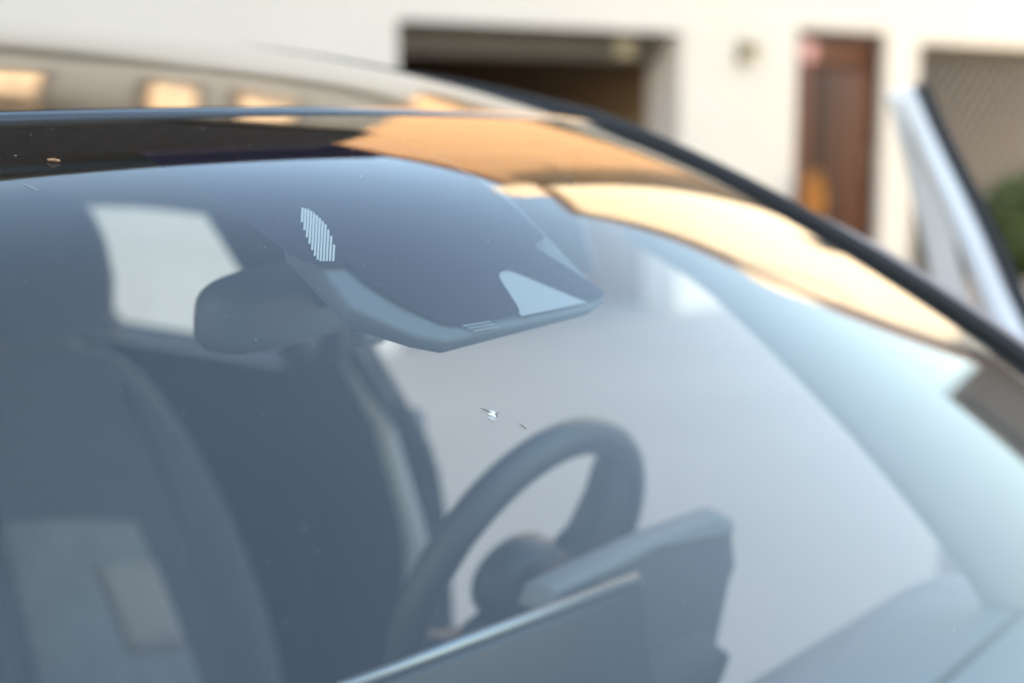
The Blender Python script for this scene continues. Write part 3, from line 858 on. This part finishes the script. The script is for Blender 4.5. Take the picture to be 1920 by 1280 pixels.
def spoke(rot, poly, m_='leather'):
    c_, s_ = math.cos(rot), math.sin(rot)
    q = [(x * c_ - y * s_, x * s_ + y * c_) for x, y in poly]
    MB().loft([[WC + ux * x + uy * y + un * o for x, y in q] for o in (-.014, .014)]).build('spoke', m_, sw, bevel=.006)
spoke(0, SPK)
spoke(R(66), [(-x, y) for x, y in SPK][::-1])
spoke(R(-38), [(.04, -.022), (.04, .022), (.10, .016), (.172, .026), (.172, -.026), (.10, -.016)], 'chrome')
# column shroud and stalks behind the wheel
rg = []
for off, hx, hz in ((.02, .052, .044), (.06, .062, .050), (.13, .066, .050), (.22, .07, .05)):
    c = WC + un * off - uy * .005
    rg.append([c + ux * (math.copysign(abs(math.cos(a)) ** .6, math.cos(a)) * hx) + uy * (math.copysign(abs(math.sin(a)) ** .6, math.sin(a)) * hz) for a in [i * math.pi / 12 for i in range(24)]])
MB().loft(rg).build('column_shroud', 'dashdk', car, True)
for sg in (-1, 1):
    MB().tube([WC + un * .06 + ux * sg * .07, WC + un * .055 + ux * sg * .15 + uy * .01], [.007, .010], 8).build('stalk', 'plastic', car, True)

# rear-view mirror and sensor cover
mm = Matrix.Translation((.002, .060, 1.377)) @ Matrix.Rotation(R(8), 4, 'Z') @ Matrix.Rotation(R(-3), 4, 'Y') @ Matrix.Rotation(R(8), 4, 'X')
rg = []
for y_, k_ in ((-.030, .55), (-.026, .80), (-.012, .96), (.004, 1.0), (.012, .97)):
    rg.append([mm @ Vector((math.copysign(abs(math.cos(a)) ** .42, math.cos(a)) * .112 * k_, y_, math.copysign(abs(math.sin(a)) ** .55, math.sin(a)) * .031 * k_)) for a in [i * math.pi / 24 for i in range(48)]])
mir = MB().loft(rg).build('rear_view_mirror', 'mirrorbk', car, True)
rg = [[mm @ Vector((math.copysign(abs(math.cos(a)) ** .42, math.cos(a)) * .106 * k_, y_, math.copysign(abs(math.sin(a)) ** .55, math.sin(a)) * .029 * k_)) for a in [i * math.pi / 24 for i in range(48)]] for y_, k_ in ((.0125, 1), (.014, .98))]
MB().loft(rg).build('mirror_glass', 'mirrorgl', mir)
box('mirror_tab', (.042, .030, 1.335), (.070, .050, 1.352), 'mirrorbk', mir, bevel=.004)
MB().tube([(0, .045, 1.385), (0, .0, 1.405), (0, -.05, 1.425)], [.018, .022, .03], 10).build('mirror_stalk', 'plastic', mir, True)
top = [(-.215, .312), (-.185, .322), (.060, .316), (.105, .308), (.140, .16), (.12, .10), (-.16, .10), (-.25, .19), (-.262, .280)]
coff = (.014, .014, .010, .010, .03, .03, .035, .030, .020)
rg = [[WO(s, t, -.006) for s, t in top], [WO(s, t, -.006 - coff[k] * .5) for k, (s, t) in enumerate(top)], [WO(s * .96, .20 + (t - .20) * .985, -.006 - coff[k]) for k, (s, t) in enumerate(top)]]
cov = MB().loft(rg).build('sensor_cover', 'cover', car, bevel=.009, segs=4)
glass_patch('camera_window', [(-.060, .312), (-.046, .266), (-.0175, .262), (.0090, .2760), (.0600, .3100)], 'camwin', ws, off=-.0052)
for k in range(3):
    a, b = WO(-.150 + k * .004, .3120 + k * .003, -.0050), WO(-.110 + k * .002, .3125 + k * .003, -.0050)
    MB().tube([a, b], .0007, 6).build('cover_rib', 'coverrib', cov)

# front seats
def make_seat(x0, parent, label=None):
    def prof_y(z): return cr([.45, .62, .75, .95, 1.10, 1.22, 1.40], [.80, .82, .850, .915, .965, 1.00, 1.045], z)
    zs = [.42, .50, .60, .72, .84, .95, 1.03, 1.09, 1.13, 1.16, 1.178, 1.185]
    hw = [.235, .26, .275, .280, .272, .255, .232, .205, .175, .14, .09, .04]
    rg = []
    for z, h in zip(zs, hw):
        y = prof_y(z); th = .12 * min(1, .35 + h / .25)
        bol = .055 * min(1, max(0, (1.10 - z) / .35))
        sec = []
        for u in (-1, -.94, -.80, -.66, -.58, -.4, 0, .4, .58, .66, .80, .94, 1):
            au = abs(u)
            d = 0
            if au > .55: d = bol * math.sin(min(1, (au - .55) / .30) * math.pi / 2)
            if au > .93: d -= .035
            if au >= 1: d -= .03
            sec.append((x0 + u * h, y - d, z))
        for u in (.96, .6, 0, -.6, -.96):
            sec.append((x0 + u * h * .96, y + th, z))
        rg.append(sec)
    bk = MB().loft(rg).build('front_seat', 'seat', parent, True)
    sd = bk.modifiers.new('sub', 'SUBSURF'); sd.levels = 1; sd.render_levels = 2
    if label: bk['label'] = label
    # lower backrest coloured lighter, painting daylight from the open door
    def lit_pt(u, v):
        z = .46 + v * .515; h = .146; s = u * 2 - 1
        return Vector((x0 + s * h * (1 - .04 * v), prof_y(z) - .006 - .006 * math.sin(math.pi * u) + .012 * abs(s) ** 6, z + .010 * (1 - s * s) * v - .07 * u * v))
    ii = grid('seat_lit_patch', lit_pt, 14, 20, 'seat2', bk, thick=.012, offset=0)
    for sg in (-1, 1):
        MB().tube([(x0 + sg * h_ * .57, prof_y(z_) - .004, z_) for z_, h_ in ((.50, .26), (.60, .275), (.72, .280), (.84, .272), (.95, .255), (1.03, .232), (1.09, .205), (1.12, .18))], .0045, 6).build('seam', 'black', bk, True)
    # headrest
    rg = []
    for z, k_ in ((1.195, .45), (1.205, .72), (1.23, .90), (1.28, 1.0), (1.33, .98), (1.37, .88), (1.395, .66), (1.405, .3)):
        y = prof_y(z) - .005
        rg.append([(x0 + math.copysign(abs(math.cos(a)) ** .6, math.cos(a)) * .128 * k_ ** .8, y + .02 + math.copysign(abs(math.sin(a)) ** .7, math.sin(a)) * .055 * k_, z) for a in [i * math.pi / 14 for i in range(28)]])
    MB().loft(rg).build('headrest', 'seat', bk, True)
    for sg in (-1, 1):
        MB().tube([(x0 + sg * .06, 1.01, 1.12), (x0 + sg * .06, 1.03, 1.22)], .007, 8).build('headrest_post', 'chrome', bk, True)
    # cushion
    rg = []
    for y, k_ in ((.30, .7), (.33, .95), (.45, 1), (.65, 1), (.82, .95)):
        rg.append([(x0 + math.copysign(abs(math.cos(a)) ** .5, math.cos(a)) * .265 * k_, y, .49 + math.copysign(abs(math.sin(a)) ** .5, math.sin(a)) * .085 * k_ - (y - .3) * .08) for a in [i * math.pi / 12 for i in range(24)]])
    MB().loft(rg).build('cushion', 'seat', bk, True)
    box('seat_base', (x0 - .2, .40, .24), (x0 + .2, .85, .40), 'black', bk, bevel=.02)
    return bk, prof_y
ds, py_ = make_seat(.36, car, 'dark driver seat, lower backrest painted lighter for door daylight')
grid('beige_patch', lambda u, v: Vector((.345 + u * .10 + (1 - v) * .022, py_(.765 + v * .13) - .016, .765 + v * .13 - .02 * u)), 4, 4, 'beige', ds, thick=.004)  # beige patch on the lower backrest
make_seat(-.36, car)
# centre console, rear bench
MB().box((-.13, .05, .24), (.13, .95, .64)).build('centre_console', 'plastic', car, bevel=.04)
MB().box((-.11, .55, .642), (.11, .93, .72)).build('armrest', 'seat', car, bevel=.025)
rg = [[(x_, y_, z_) for x_, y_, z_ in ((-.66, y0, z0), (.66, y0, z0), (.66, y1, z0), (-.66, y1, z0))] for y0, y1, z0 in ((1.62, 1.85, .45), (1.70, 1.92, .75), (1.80, 1.98, 1.06), (1.83, 1.96, 1.10))]
rb = MB().loft(rg).build('rear_bench', 'seat', car, bevel=.03)
MB().box((-.66, 1.25, .34), (.66, 1.66, .52)).build('bench_cushion', 'seat', rb, bevel=.04)
for x in (-.40, .40):
    MB().box((x - .12, 1.84, 1.12), (x + .12, 1.93, 1.26)).build('rear_headrest', 'seat', rb, bevel=.03)
